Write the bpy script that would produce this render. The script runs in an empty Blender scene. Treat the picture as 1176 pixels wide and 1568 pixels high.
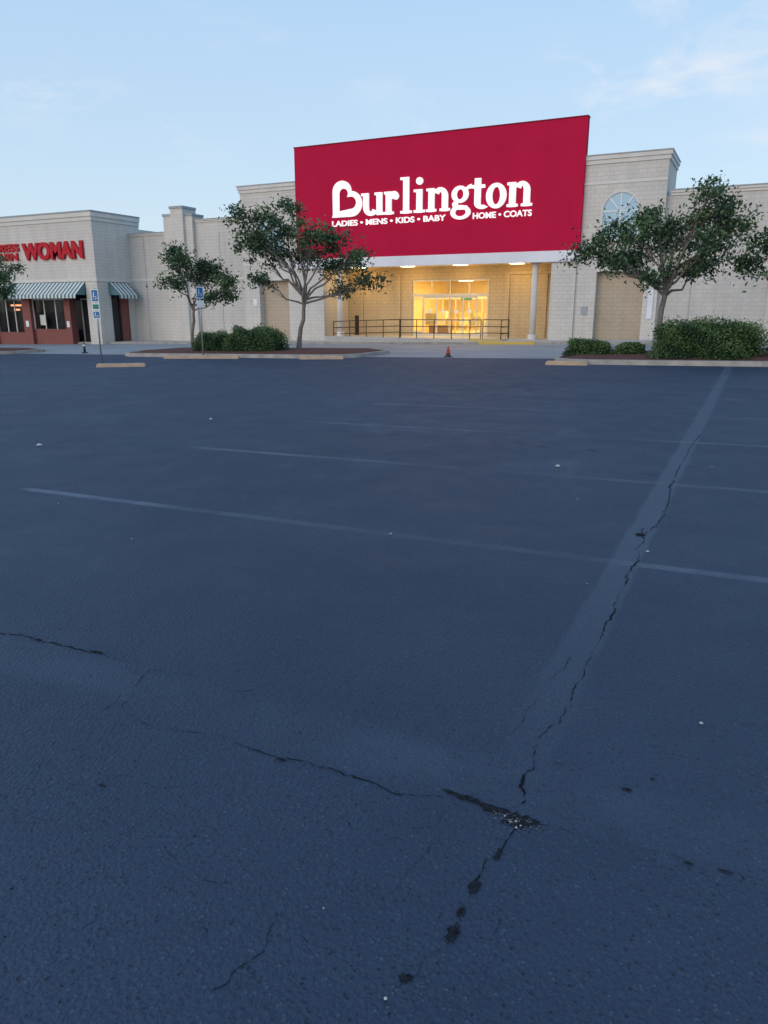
import bpy, math, random
from mathutils import Vector
random.seed(7)
R=math.radians
scene=bpy.context.scene
PSI=R(26.162)
# ------------------------------------------------------------ ground height
SX,SY=.0179,.0032
def g(x,y): return SX*max(-70,min(30,x))+SY*max(-20,min(60,y))
# ------------------------------------------------------------ materials
def newmat(name):
    m=bpy.data.materials.new(name);m.use_nodes=True
    nt=m.node_tree; b=nt.nodes["Principled BSDF"]
    return m,nt,b
class N:
    def __init__(s,nt): s.nt=nt
    def n(s,t,**k):
        o=s.nt.nodes.new(t)
        for a,v in k.items(): setattr(o,a,v)
        return o
    def l(s,a,b): s.nt.links.new(a,b)
    def val(s,sock,v):
        if isinstance(v,(int,float)): sock.default_value=v
        elif isinstance(v,(tuple,list)): sock.default_value=tuple(v)+((1,) if len(v)==3 and sock.type=='RGBA' else ())
        else: s.l(v,sock)
    def m(s,op,a,b=None,c=None,clamp=False):
        o=s.n("ShaderNodeMath",operation=op); o.use_clamp=clamp
        s.val(o.inputs[0],a)
        if b is not None: s.val(o.inputs[1],b)
        if c is not None: s.val(o.inputs[2],c)
        return o.outputs[0]
    def mix(s,f,a,b,bt='MIX'):
        o=s.n("ShaderNodeMix",data_type='RGBA',blend_type=bt)
        s.val(o.inputs[0],f); s.val(o.inputs[6],a); s.val(o.inputs[7],b)
        return o.outputs[2]
    def noise(s,vec,scale,detail=4,rough=.55,dist=0):
        o=s.n("ShaderNodeTexNoise"); s.l(vec,o.inputs["Vector"])
        o.inputs["Scale"].default_value=scale;o.inputs["Detail"].default_value=detail;o.inputs["Roughness"].default_value=rough
        o.inputs["Distortion"].default_value=dist
        return o.outputs["Fac"]
    def ramp(s,v,a,b,lo=0.,hi=1.):
        o=s.n("ShaderNodeMapRange"); s.val(o.inputs[0],v)
        o.inputs[1].default_value=a;o.inputs[2].default_value=b;o.inputs[3].default_value=lo;o.inputs[4].default_value=hi
        return o.outputs[0]
    def bump(s,h,st,dist,bsdf):
        o=s.n("ShaderNodeBump"); s.l(h,o.inputs["Height"]); o.inputs["Strength"].default_value=st;o.inputs["Distance"].default_value=dist
        s.l(o.outputs[0],bsdf.inputs["Normal"])
    def pos(s): return s.n("ShaderNodeTexCoord").outputs["Object"]
def pmat(name,c1,c2=None,scale=3,rough=.6,bump=0,bscale=40,bd=.01,metal=0,spec=.5,emis=None,es=0):
    m,nt,b=newmat(name);h=N(nt);p=h.pos()
    c2=c2 or tuple(x*.8 for x in c1)
    f=h.ramp(h.noise(p,scale,4,.6),.3,.7)
    h.l(h.mix(f,c1,c2),b.inputs["Base Color"])
    b.inputs["Roughness"].default_value=rough;b.inputs["Metallic"].default_value=metal
    b.inputs["Specular IOR Level"].default_value=spec
    if bump: h.bump(h.noise(p,bscale,2),bump,bd,b)
    if emis: b.inputs["Emission Color"].default_value=emis+(1,);b.inputs["Emission Strength"].default_value=es
    return m
def blockmat(name,c1,c2,mortar,bw=.4,bh=.2,ms=.012):
    m,nt,b=newmat(name);h=N(nt);p=h.pos()
    sp=h.n("ShaderNodeSeparateXYZ");h.l(p,sp.inputs[0])
    cb=h.n("ShaderNodeCombineXYZ");h.l(h.m('ADD',sp.outputs[0],sp.outputs[1]),cb.inputs[0]);h.l(sp.outputs[2],cb.inputs[1])
    br=h.n("ShaderNodeTexBrick");h.l(cb.outputs[0],br.inputs["Vector"])
    h.val(br.inputs["Color1"],c1);h.val(br.inputs["Color2"],c2);h.val(br.inputs["Mortar"],mortar)
    br.inputs["Scale"].default_value=1;br.inputs["Mortar Size"].default_value=ms;br.inputs["Brick Width"].default_value=bw;br.inputs["Row Height"].default_value=bh
    big=h.ramp(h.noise(p,.35,4,.6),.3,.7,.90,1.04)
    mp=h.n("ShaderNodeMapping");h.l(p,mp.inputs[0]);mp.inputs["Scale"].default_value=(2.2,2.2,.16)
    st=h.ramp(h.noise(mp.outputs[0],1.3,4,.65),.35,.75,1.02,.90)
    k=h.m('MULTIPLY',big,st)
    cc=h.n("ShaderNodeCombineColor")
    for i in range(3): h.l(k,cc.inputs[i])
    h.l(h.mix(1,br.outputs["Color"],cc.outputs[0],'MULTIPLY'),b.inputs["Base Color"])
    b.inputs["Roughness"].default_value=.85;b.inputs["Specular IOR Level"].default_value=.25
    h.bump(h.m('MULTIPLY',br.outputs["Fac"],-1.),.35,.01,b)
    return m
# asphalt -----------------------------------------------------
def asphalt():
    m,nt,b=newmat("asphalt");h=N(nt);p=h.pos()
    sp=h.n("ShaderNodeSeparateXYZ");h.l(p,sp.inputs[0]);x,y=sp.outputs[0],sp.outputs[1]
    big=h.noise(p,.25,5,.65,.6);mid=h.noise(p,1.6,4,.65,.3);fine=h.noise(p,110,2,.7)
    c=h.mix(h.ramp(big,.36,.66),(.021,.040,.082),(.037,.061,.112))
    c=h.mix(h.m('MULTIPLY',h.ramp(mid,.35,.75),.35),c,(.046,.071,.120))
    c=h.mix(h.m('MULTIPLY',h.ramp(fine,.38,.72),.55),c,(.009,.016,.034))
    vo=h.n("ShaderNodeTexVoronoi");h.l(p,vo.inputs["Vector"]);vo.inputs["Scale"].default_value=60
    gate=h.noise(p,38,1)
    spk=h.m('MULTIPLY',h.m('LESS_THAN',vo.outputs["Distance"],.24),h.m('GREATER_THAN',gate,.57))
    c=h.mix(h.m('MULTIPLY',spk,.38),c,(.12,.15,.20))
    pit=h.m('MULTIPLY',h.m('LESS_THAN',vo.outputs["Distance"],.30),h.m('LESS_THAN',gate,.40))
    c=h.mix(h.m('MULTIPLY',pit,.75),c,(.005,.008,.015))
    wob=h.m('MULTIPLY',h.m('SUBTRACT',h.noise(p,2.5,2),.5),.04)
    yy=h.m('ADD',y,wob)
    t=h.m('DIVIDE',h.m('SUBTRACT',yy,4.81-2.51*.5),2.51)
    fr=h.m('ABSOLUTE',h.m('SUBTRACT',h.m('FRACT',t),.5))
    ln=h.ramp(h.m('MULTIPLY',fr,2.51),.035,.06,1,0)
    def band(v,a,bb,s=.1):
        return h.m('MULTIPLY',h.ramp(v,a-s,a+s),h.ramp(v,bb-s,bb+s,1,0))
    rx=h.m('ADD',band(x,-6.3,5.1,.12),h.m('MULTIPLY',band(x,-23.5,-12.6,.3),.4),clamp=True)
    ry=band(y,3.5,22.0,.2)
    wear=h.ramp(h.noise(p,.7,4,.65),.40,.60,.25,1)
    wear2=h.ramp(fine,.3,.6,1,.55)
    fade=h.ramp(h.m('ABSOLUTE',h.m('ADD',x,2.1)),.5,2.6,.22,1)
    fade=h.m('MULTIPLY',fade,h.ramp(y,5,20,1,.5))
    lm=h.m('MULTIPLY',h.m('MULTIPLY',h.m('MULTIPLY',ln,rx),h.m('MULTIPLY',ry,wear)),h.m('MULTIPLY',wear2,fade))
    c=h.mix(h.m('MULTIPLY',lm,.85),c,(.16,.20,.27))
    wx=h.m('ADD',x,h.m('MULTIPLY',wob,1.5))
    jb=h.m('MULTIPLY',band(wx,-.70,-.51,.015),band(y,2.0,24.,.4))
    jb2=h.m('MULTIPLY',h.m('MULTIPLY',band(yy,2.08,2.34,.06),.4),h.ramp(mid,.4,.6))
    jm=h.m('MAXIMUM',h.m('MULTIPLY',jb,h.ramp(y,2.2,5,.12,1)),jb2)
    c=h.mix(h.m('MULTIPLY',jm,h.ramp(mid,.3,.7,.3,.65)),c,(.078,.112,.168))
    sc=h.ramp(h.noise(p,.4,5,.7,1.2),.58,.76,0,.5)
    sc=h.m('MULTIPLY',sc,h.ramp(y,4,10))
    c=h.mix(sc,c,(.085,.115,.16))
    h.l(c,b.inputs["Base Color"])
    h.l(h.ramp(mid,.3,.7,.6,.78),b.inputs["Roughness"])
    b.inputs["Specular IOR Level"].default_value=.33
    hh=h.m('ADD',h.m('MULTIPLY',fine,.7),h.m('MULTIPLY',vo.outputs["Distance"],-.7))
    h.bump(hh,1.0,.010,b)
    return m
def leafmat(name,c1,c2):
    m,nt,b=newmat(name);h=N(nt)
    geo=h.n("ShaderNodeNewGeometry")
    h.l(h.mix(geo.outputs["Random Per Island"],c1,c2),b.inputs["Base Color"]);b.inputs["Roughness"].default_value=.55;b.inputs["Specular IOR Level"].default_value=.3
    return m
def glassmat(name,tint,refl=.4):
    m,nt,b=newmat(name);h=N(nt);nt.nodes.remove(b)
    t=h.n("ShaderNodeBsdfTransparent");t.inputs[0].default_value=tint+(1,)
    gl=h.n("ShaderNodeBsdfGlossy");gl.inputs["Roughness"].default_value=.02
    fz=h.n("ShaderNodeFresnel");fz.inputs[0].default_value=1.45
    mx=h.n("ShaderNodeMixShader");h.l(h.m('MULTIPLY',fz.outputs[0],refl,clamp=True),mx.inputs[0])
    h.l(t.outputs[0],mx.inputs[1]);h.l(gl.outputs[0],mx.inputs[2]);h.l(mx.outputs[0],nt.nodes["Material Output"].inputs[0])
    return m
M={}
M['asphalt']=asphalt()
M['lane']=pmat("faded_asphalt",(.27,.29,.32),(.20,.22,.25),.5,.8)
M['concrete']=pmat("concrete",(.46,.45,.43),(.36,.35,.34),1.2,.85)
M['kerb']=pmat("kerb_concrete",(.38,.35,.32),(.22,.21,.20),2.5,.85,.4,50,.005)
M['stop']=pmat("stop_paint",(.46,.32,.21),(.28,.23,.19),4,.8,.4,50,.005)
M['yellow']=pmat("yellow_paint",(.62,.42,.06),(.45,.32,.08),5,.7)
M['crack']=pmat("crack_shadow",(.005,.007,.011),(.010,.012,.017),30,.95,spec=.1)
M['pot']=pmat("broken_asphalt",(.006,.008,.013),(.026,.030,.040),45,.95,1.,60,.02,spec=.1)
M['mulch']=pmat("red_mulch",(.15,.055,.045),(.07,.03,.025),14,.95,1.,35,.05)
M['wall']=blockmat("cream_block",(.62,.59,.545),(.585,.56,.52),(.50,.475,.44))
M['wall2']=blockmat("grey_cream_block",(.57,.545,.51),(.54,.515,.48),(.47,.45,.42))
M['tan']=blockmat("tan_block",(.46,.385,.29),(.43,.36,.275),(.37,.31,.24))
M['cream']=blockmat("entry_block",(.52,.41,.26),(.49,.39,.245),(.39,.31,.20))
M['brick']=blockmat("red_brick",(.26,.065,.055),(.21,.05,.045),(.24,.18,.16),.2,.07,.008)
M['trim']=pmat("trim_stucco",(.64,.62,.58),(.56,.54,.51),1.5,.8)
M['cap']=pmat("cap_flashing",(.30,.34,.37),(.25,.28,.31),2,.5)
M['fascia']=pmat("white_fascia",(.74,.74,.79),(.64,.65,.71),.8,.6)
M['red']=pmat("red_panel",(.50,.012,.055),(.44,.010,.048),.5,.75,spec=.06)
M['redside']=pmat("red_panel_edge",(.22,.01,.03),None,1,.5,spec=.1)
M['white']=pmat("white_lettering",(.85,.85,.85),(.82,.82,.82),3,.4,emis=(1,.97,.95),es=.5)
M['redl']=pmat("red_lettering",(.48,.02,.035),(.42,.02,.03),3,.5,spec=.1)
M['alu']=pmat("aluminium",(.60,.57,.50),(.52,.49,.43),4,.5,metal=.1)
M['dark']=pmat("dark_bronze",(.055,.035,.03),(.035,.025,.022),6,.6,spec=.2)
M['post']=pmat("galvanised_steel",(.33,.36,.38),(.26,.28,.3),10,.5,metal=.4)
M['blue']=pmat("sign_blue",(.02,.16,.36),(.02,.14,.32),5,.4,spec=.2)
M['signw']=pmat("sign_white",(.75,.77,.78),(.7,.72,.72),5,.4,spec=.2)
M['green']=pmat("sign_green",(.03,.22,.16),None,5,.4,spec=.2)
M['orange']=pmat("cone_orange",(.42,.05,.03),(.33,.04,.03),8,.6,spec=.2)
M['black']=pmat("black_rubber",(.02,.02,.022),None,8,.6)
M['teal']=pmat("awning_teal",(.10,.20,.22),(.08,.16,.18),4,.75)
M['awnw']=pmat("awning_white",(.66,.68,.66),(.58,.6,.58),4,.75)
M['bark']=pmat("bark",(.22,.20,.185),(.12,.11,.10),12,.95,.6,50,.02)
M['leaf']=leafmat("leaf_mid",(.032,.078,.036),(.075,.135,.058))
M['leafl']=leafmat("leaf_light",(.070,.13,.050),(.13,.20,.075))
M['leafd']=leafmat("leaf_dark",(.016,.042,.022),(.040,.080,.038))
M['hedge']=leafmat("hedge_leaf",(.035,.085,.030),(.085,.150,.045))
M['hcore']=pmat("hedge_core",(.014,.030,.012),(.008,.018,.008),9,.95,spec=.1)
M['glass']=glassmat("clear_glass",(.95,.96,.95),.35)
M['gdark']=pmat("dark_glass",(.015,.018,.022),(.03,.032,.035),1.2,.15,spec=.3)
M['gsky']=pmat("sky_painted_glass",(.28,.45,.57),(.36,.53,.64),1.0,.35,spec=.4)  # sky reflection put into the pane's pale blue base colour
M['iwall']=pmat("interior_wall",(.78,.64,.36),(.72,.58,.34),1,.8)
M['ifloor']=pmat("interior_floor",(.55,.47,.32),(.5,.42,.3),2,.5)
M['tube']=pmat("ceiling_light",(.9,.9,.8),None,1,.5,emis=(1,.86,.5),es=9)
M['soffit']=pmat("soffit",(.70,.56,.32),(.64,.52,.30),1.5,.7)
M['neon']=pmat("neon",(.5,.2,.1),None,1,.5,emis=(1,.35,.15),es=1.5)
cols=[(.55,.40,.22),(.35,.33,.28),(.7,.66,.52),(.25,.18,.12),(.60,.45,.18),(.40,.42,.26),(.6,.48,.36)]
MER=[pmat("merchandise_%d"%i,c,None,8,.7) for i,c in enumerate(cols)]
# ------------------------------------------------------------ mesh builder
class B:
    def __init__(s,name,parent=None,mats=()):
        s.name=name;s.v=[];s.f=[];s.mi=[];s.mats=[];s.parent=parent;s.sm=[]
    def mat(s,m):
        if m not in s.mats: s.mats.append(m)
        return s.mats.index(m)
    def face(s,pts,m,smooth=False):
        k=len(s.v);s.v+= [tuple(p) for p in pts];s.f.append(tuple(range(k,k+len(pts))));s.mi.append(s.mat(m));s.sm.append(smooth)
    def box(s,x0,x1,y0,y1,z0,z1,m):
        P=[(x0,y0,z0),(x1,y0,z0),(x1,y1,z0),(x0,y1,z0),(x0,y0,z1),(x1,y0,z1),(x1,y1,z1),(x0,y1,z1)]
        k=len(s.v);s.v+=P
        for q in ((0,3,2,1),(4,5,6,7),(0,1,5,4),(1,2,6,5),(2,3,7,6),(3,0,4,7)):
            s.f.append(tuple(k+i for i in q));s.mi.append(s.mat(m));s.sm.append(False)
    def tube(s,a,b,ra,rb,m,n=8,cap=True):
        a=Vector(a);b=Vector(b);d=(b-a)
        if d.length<1e-6: return
        d.normalize();u=d.orthogonal().normalized();w=d.cross(u);k=len(s.v)
        for c,r in ((a,ra),(b,rb)):
            for i in range(n):
                t=2*math.pi*i/n;s.v.append(tuple(c+u*r*math.cos(t)+w*r*math.sin(t)))
        for i in range(n):
            j=(i+1)%n;s.f.append((k+i,k+j,k+n+j,k+n+i));s.mi.append(s.mat(m));s.sm.append(True)
        if cap:
            s.f.append(tuple(k+n+i for i in range(n)));s.mi.append(s.mat(m));s.sm.append(False)
            s.f.append(tuple(k+n-1-i for i in range(n)));s.mi.append(s.mat(m));s.sm.append(False)
    def path(s,pts,rs,m,n=7):
        k=len(s.v);L=len(pts);P=[Vector(p) for p in pts]
        u=None
        for i in range(L):
            d=(P[min(i+1,L-1)]-P[max(i-1,0)]).normalized()
            if u is None: u=d.orthogonal().normalized()
            else: u=(u-d*u.dot(d)).normalized()
            w=d.cross(u)
            for j in range(n):
                t=2*math.pi*j/n;s.v.append(tuple(P[i]+(u*math.cos(t)+w*math.sin(t))*rs[i]))
        for i in range(L-1):
            for j in range(n):
                q=(j+1)%n;s.f.append((k+i*n+j,k+i*n+q,k+(i+1)*n+q,k+(i+1)*n+j));s.mi.append(s.mat(m));s.sm.append(True)
    def prism(s,pts,y,d,m,ox=0,oz=0):
        k=len(s.v);n=len(pts)
        for yy in (y,y+d):
            for (x,z) in pts: s.v.append((x+ox,yy,z+oz))
        s.f.append(tuple(range(k,k+n)));s.mi.append(s.mat(m));s.sm.append(False)
        s.f.append(tuple(reversed(range(k+n,k+2*n))));s.mi.append(s.mat(m));s.sm.append(False)
        for i in range(n):
            j=(i+1)%n;s.f.append((k+i,k+n+i,k+n+j,k+j));s.mi.append(s.mat(m));s.sm.append(False)
    def patch(s,x0,x1,y0,y1,off,m):
        s.face([(x0,y0,g(x0,y0)+off),(x1,y0,g(x1,y0)+off),(x1,y1,g(x1,y1)+off),(x0,y1,g(x0,y1)+off)],m)
    def done(s):
        me=bpy.data.meshes.new(s.name);me.from_pydata(s.v,[],s.f)
        for m in s.mats: me.materials.append(m)
        me.polygons.foreach_set("material_index",s.mi)
        me.polygons.foreach_set("use_smooth",s.sm)
        me.update()
        o=bpy.data.objects.new(s.name,me);scene.collection.objects.link(o)
        if s.parent: o.parent=s.parent
        return o
def empty(name):
    o=bpy.data.objects.new(name,None);scene.collection.objects.link(o);return o
# ------------------------------------------------------------ ground
gb=B("ground")
xs=[-1500,-300,-70,30,300,1500];ys=[-1500,-200,-20,60,300,2500]
for i in range(5):
    for j in range(5):
        gb.face([(xs[i],ys[j],g(xs[i],ys[j])),(xs[i+1],ys[j],g(xs[i+1],ys[j])),(xs[i+1],ys[j+1],g(xs[i+1],ys[j+1])),(xs[i],ys[j+1],g(xs[i],ys[j+1]))],M['asphalt'])
gb.done()
rb=B("road");rb.patch(-70,30,26.25,37.62,.004,M['lane']);rb.done()
Y0=40.12;YS=37.6
sw=B("sidewalk")
sw.patch(-70,30,YS+.16,44.,.13,M['concrete']);
x=-70
P_=lambda xx,yy,o:(xx,yy,g(xx,yy)+o)
while x<30:
    x2=x+2.985
    m=M['yellow'] if -16<x<-11 else M['kerb']
    sw.face([P_(x,YS,-.05),P_(x2,YS,-.05),P_(x2,YS+.02,.128),P_(x,YS+.02,.128)],m)
    sw.face([P_(x,YS+.02,.128),P_(x2,YS+.02,.128),P_(x2,YS+.17,.134),P_(x,YS+.17,.134)],m)
    x+=3
sw.done()
# cracks -------------------------------------------------------
ck=B("asphalt_cracks")
def crack(pts,w,m='crack',step=.016,jit=.006):
    w=w*.47
    pts=[Vector(p) for p in pts];L=[];off=0
    for a,b in zip(pts,pts[1:]):
        n=max(2,int((b-a).length/step));d=(b-a).normalized();nn=Vector((-d.y,d.x))
        for i in range(n):
            off=off*.86+random.uniform(-jit,jit)
            if random.random()<.12: off+=random.choice((-1,1))*jit*1.8
            L.append((a.lerp(b,i/n)+nn*off,nn))
    L.append((pts[-1],L[-1][1]))
    prev=None;q=1
    for i,(p,nn) in enumerate(L):
        q=max(.12,min(2.0,q+random.uniform(-.45,.45)))
        ww=w*q
        if random.random()<.18: ww*=.06
        if i in(0,len(L)-1): ww=.001
        a=p+nn*ww*.5;b=p-nn*ww*.5
        za=g(a.x,a.y)+.003
        cur=((a.x,a.y,za),(b.x,b.y,za))
        if prev: ck.face([prev[0],cur[0],cur[1],prev[1]],M[m])
        prev=cur
crack([(-.54,2.1),(-.57,2.3),(-.535,2.84),(-.54,3.8),(-.54,4.87),(-.58,5.53),(-.51,6.11),(-.56,7.5)],.014)
crack([(-.56,7.6),(-.56,8.8),(-.53,10.5)],.012,step=.08)
crack([(-.60,5.45),(-.60,5.7)],.03)
crack([(-.50,2.05),(-.53,1.88),(-.55,1.68)],.008);crack([(-.55,1.62),(-.54,1.52),(-.60,1.34),(-.63,1.19),(-.62,.9)],.005)
crack([(-.78,2.05),(-.9,2.02),(-1.07,2.02),(-1.41,2.0),(-1.71,2.03),(-2.0,1.97),(-2.15,1.99),(-2.24,2.06),(-2.28,2.16)],.008)
crack([(-2.39,2.36),(-2.33,2.15),(-2.30,1.99)],.007)
crack([(-2.44,2.37),(-2.76,2.39)],.004);crack([(-2.76,2.39),(-2.95,2.37),(-3.16,2.37),(-3.6,2.33)],.009)
crack([(-.46,2.05),(-.3,2.06),(-.1,2.07),(.1,2.07),(.5,2.09)],.006)
crack([(-1.95,2.3),(-1.82,2.41),(-1.77,2.53)],.004)
crack([(-2.39,2.36),(-2.1,2.38),(-1.9,2.36)],.003)
crack([(-.75,1.98),(-.74,1.75),(-.76,1.5)],.003)
crack([(-.70,2.5),(-.66,2.8),(-.64,3.3)],.003)
crack([(-.45,1.62),(-.43,1.5),(-.44,1.38)],.003)
crack([(-1.0,1.4),(-.97,1.25),(-1.02,1.1)],.003)
for (a,b,c,d) in [(-6,9.2,-2.2,9.0),(-3,8.9,1.,8.7),(-9,9.5,-6.6,9.3),(-1,7.7,2,7.6)]:
    for k in range(8):
        u=random.random();v=min(1,u+random.uniform(.02,.07))
        crack([(a+(c-a)*u,b+(d-b)*u),(a+(c-a)*v,b+(d-b)*v)],.025,step=.05)
for k in range(55):
    x,y=random.uniform(-2.5,-.8),random.uniform(1.0,1.9);a=random.random()*6.28;pts=[(x,y)]
    for i in range(random.randint(1,3)):
        a+=random.uniform(-.9,.9);x+=.028*math.cos(a);y+=.028*math.sin(a);pts.append((x,y))
    crack(pts,.0022,step=.008,jit=.003)
def blob(cx,cy,rx,ry,m='pot',n=30,ang=0,z=.0035):
    pts=[]
    for i in range(n):
        t=2*math.pi*i/n;r=random.uniform(.5,1.2)
        a=rx*r*math.cos(t);b=ry*r*math.sin(t)
        px=cx+a*math.cos(ang)-b*math.sin(ang);py=cy+a*math.sin(ang)+b*math.cos(ang)
        pts.append((px,py,g(px,py)+z))
    c=(cx,cy,g(cx,cy)+z)
    for i in range(n): ck.face([c,pts[i],pts[(i+1)%n]],M[m])
blob(-.51,2.04,.060,.038);blob(-.61,2.06,.07,.018,z=.0042);blob(-.70,2.075,.06,.014,z=.005);blob(-.77,2.08,.03,.010,z=.0056)
blob(-.545,1.70,.014,.035,z=.0045);blob(-.55,1.60,.010,.02,z=.0052);blob(-.545,1.52,.018,.04,z=.0045);blob(-.60,1.345,.022,.014);blob(-.525,1.86,.01,.03,z=.0048)
blob(-1.41,2.0,.025,.008,z=.005);blob(-3.16,2.37,.03,.012,z=.0045);blob(-2.76,2.39,.06,.01,z=.0045);blob(-.22,2.35,.018,.010,z=.0045)
blob(-.0,2.06,.02,.006,z=.0055);blob(.1,2.07,.03,.006,z=.005);blob(-1.9,1.60,.02,.006,z=.0045);blob(-.6,5.5,.04,.045,'crack',z=.0045);blob(-.15,2.45,.010,.006)
for i in range(70):
    blob(random.uniform(-2.8,.4),random.uniform(1.0,3.2),random.uniform(.002,.008),random.uniform(.0015,.004),'crack',9,random.random()*3,z=.0026)
ck.done()
gr=B("gravel")
M['peb']=pmat("pebble",(.15,.16,.17),(.05,.055,.06),60,.9,spec=.2)
M['pebw']=pmat("pebble_pale",(.50,.50,.5),(.35,.35,.36),20,.8,spec=.2)
def pebble(x,y,r,m):
    z=g(x,y)+.003;n=6
    top=(x+random.uniform(-.2,.2)*r,y,z+r*.9)
    ring=[(x+r*random.uniform(.8,1.2)*math.cos(2*math.pi*i/n),y+r*random.uniform(.8,1.2)*math.sin(2*math.pi*i/n),z+r*.25) for i in range(n)]
    for i in range(n): gr.face([ring[i],ring[(i+1)%n],top],m)
for i in range(80):
    pebble(-.53+random.gauss(0,.05),2.03+random.gauss(0,.020),random.uniform(.0015,.004),M['peb'] if random.random()<.94 else M['pebw'])
for (px,py) in [(-.52,2.03),(-.50,2.015),(-.535,2.02),(-.51,2.0),(-.56,2.04)]: pebble(px,py,random.uniform(.003,.005),M['pebw'])
for i in range(60): pebble(-.545+random.gauss(0,.01),random.uniform(1.3,1.9),random.uniform(.001,.0025),M['peb'])
for (x,y,r) in [(-.02,2.91,.009),(-1.74,7.74,.03),(-8.35,6.66,.04),(-.5,5.1,.012),(-7.8,9.5,.03),(-2.3,4.8,.012),(-.62,1.27,.005),(-.9,1.45,.003)]: pebble(x,y,r,M['pebw'])
for i in range(100): pebble(random.uniform(-9,2.5),random.uniform(1.2,14),random.uniform(.003,.008),random.choice([M['peb'],M['pebw']]))
gr.done()
# ------------------------------------------------------------ planted islands
def island(pts_c,name="planting_island"):
    x0,x1,y0,y1,r=pts_c
    def outline(ins):
        o=[]
        for (cx,cy,a0) in ((x1-r,y0+r,-90),(x1-r,y1-r,0),(x0+r,y1-r,90),(x0+r,y0+r,180)):
            for k in range(9):
                a=R(a0+k*90/8);o.append((cx+(r-ins)*math.cos(a),cy+(r-ins)*math.sin(a)))
        return o
    o=B(name)
    A=outline(0);A2=outline(.025);C=outline(.17);n=len(A)
    zz=lambda p,h:(p[0],p[1],g(*p)+h)
    for i in range(n):
        j=(i+1)%n
        o.face([zz(A[i],-.05),zz(A[j],-.05),zz(A2[j],.14),zz(A2[i],.14)],M['kerb'])
        o.face([zz(A2[i],.14),zz(A2[j],.14),zz(C[j],.15),zz(C[i],.15)],M['kerb'])
        o.face([zz(C[i],.15),zz(C[j],.15),zz(C[j],.08),zz(C[i],.08)],M['kerb'])
    D=outline(.8 if r>.8 else r*.9)
    for i in range(n):
        j=(i+1)%n
        o.face([zz(C[i],.11),zz(C[j],.11),zz(D[j],.22),zz(D[i],.22)],M['mulch'],True)
    o.face([zz(p,.22) for p in D],M['mulch'])
    return o.done()
island((-25.9,-13.7,24.9,29.6,1.5))
island((-5.95,9.5,23.55,28.6,1.5))
island((-41.5,-33.6,25.2,28.6,1.3))
def wstop(cx,cy,L,ang,m='stop'):
    o=B("wheel_stop");c,s_=math.cos(ang),math.sin(ang)
    prof=[(-.085,0),(-.07,.10),(-.045,.125),(.045,.125),(.07,.10),(.085,0)]
    def T(l,w,z):
        x=cx+l*c-w*s_;y=cy+l*s_+w*c;return (x,y,g(x,y)+z)
    sec=[(-L/2,.6),(-L/2+.05,1),(L/2-.05,1),(L/2,.6)]
    for (a,sa),(b,sb) in zip(sec,sec[1:]):
        for p,q in zip(prof,prof[1:]):
            o.face([T(a,p[0],p[1]*sa),T(a,q[0],q[1]*sa),T(b,q[0],q[1]*sb),T(b,p[0],p[1]*sb)],M[m])
    o.face([T(-L/2,p[0],p[1]*.6) for p in prof],M[m]);o.face([T(L/2,p[0],p[1]*.6) for p in reversed(prof)],M[m])
    return o.done()
wstop(-19.7,19.4,1.7,R(25));wstop(-21.0,24.1,1.8,R(8));wstop(-19.3,24.3,1.8,R(6));wstop(-14.75,24.65,1.75,R(12));wstop(-5.15,23.2,1.3,R(-2))
# ------------------------------------------------------------ department store
ds=empty("department_store")
wl=B("walls",ds)
zb=-1.6;YT=Y0+.12
W=M['wall']
def wallwithopening(b,x0,x1,y0,y1,z0,z1,ox0,ox1,oz1,m):
    b.box(x0,ox0,y0,y1,z0,z1,m);b.box(ox1,x1,y0,y1,z0,z1,m);b.box(ox0,ox1,y0,y1,oz1,z1,m)
XS=-8.6
wallwithopening(wl,-8.72,-4.68,YT,43.8,zb,8.55,-7.70,-5.35,3.5,W)
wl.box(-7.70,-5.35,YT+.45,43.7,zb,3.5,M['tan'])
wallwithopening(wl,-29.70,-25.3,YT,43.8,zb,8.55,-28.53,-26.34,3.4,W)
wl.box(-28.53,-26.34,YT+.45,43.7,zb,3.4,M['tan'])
wl.box(-10.0,-8.722,Y0-.02,43.2,zb,4.02,W)
wl.box(-25.298,-23.75,Y0-.02,43.2,zb,4.02,W)
wl.box(-25.3,-8.72,40.45,43.8,4.25,8.5,W)
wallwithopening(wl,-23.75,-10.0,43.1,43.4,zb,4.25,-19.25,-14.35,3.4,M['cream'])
for (a,b_) in [(-22.9,-22.6),(-20.3,-20.0),(-13.4,-13.1),(-11.2,-10.9)]: wl.box(a,b_,43.0,43.1,zb,3.6,M['cream'])
wl.box(-23.75,-20.0,43.02,43.1,3.6,3.75,M['cream']);wl.box(-13.4,-10.0,43.02,43.1,3.6,3.75,M['cream'])
wl.box(-4.68,26,Y0+.5,41.3,zb,6.95,M['wall2'])
for xx in (0.2,6.2,12.2,18.2): wl.box(xx,xx+.9,Y0+.32,Y0+.5,zb,6.7,M['wall2'])
wl.box(-39.4,-35.9,Y0+.3,41.3,zb,6.45,M['wall2'])
wl.box(-33.5,-29.7,Y0+.3,41.3,zb,7.08,M['wall2'])
wl.box(-35.9,-35.1,Y0+.05,41.3,zb,7.55,W);wl.box(-35.1,-34.1,Y0-.15,41.3,zb,7.95,W);wl.box(-34.1,-33.5,Y0+.05,41.3,zb,7.5,W)
wl.box(-39.4,-24.3,43.9,90,zb,6.3,M['wall2']);wl.box(-8.7,26,43.9,90,zb,6.3,M['wall2']);wl.box(-24.3,-8.7,63,90,zb,6.3,M['wall2']);wl.box(-24.3,-8.7,43.9,63,4.3,6.3,M['wall2'])
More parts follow.
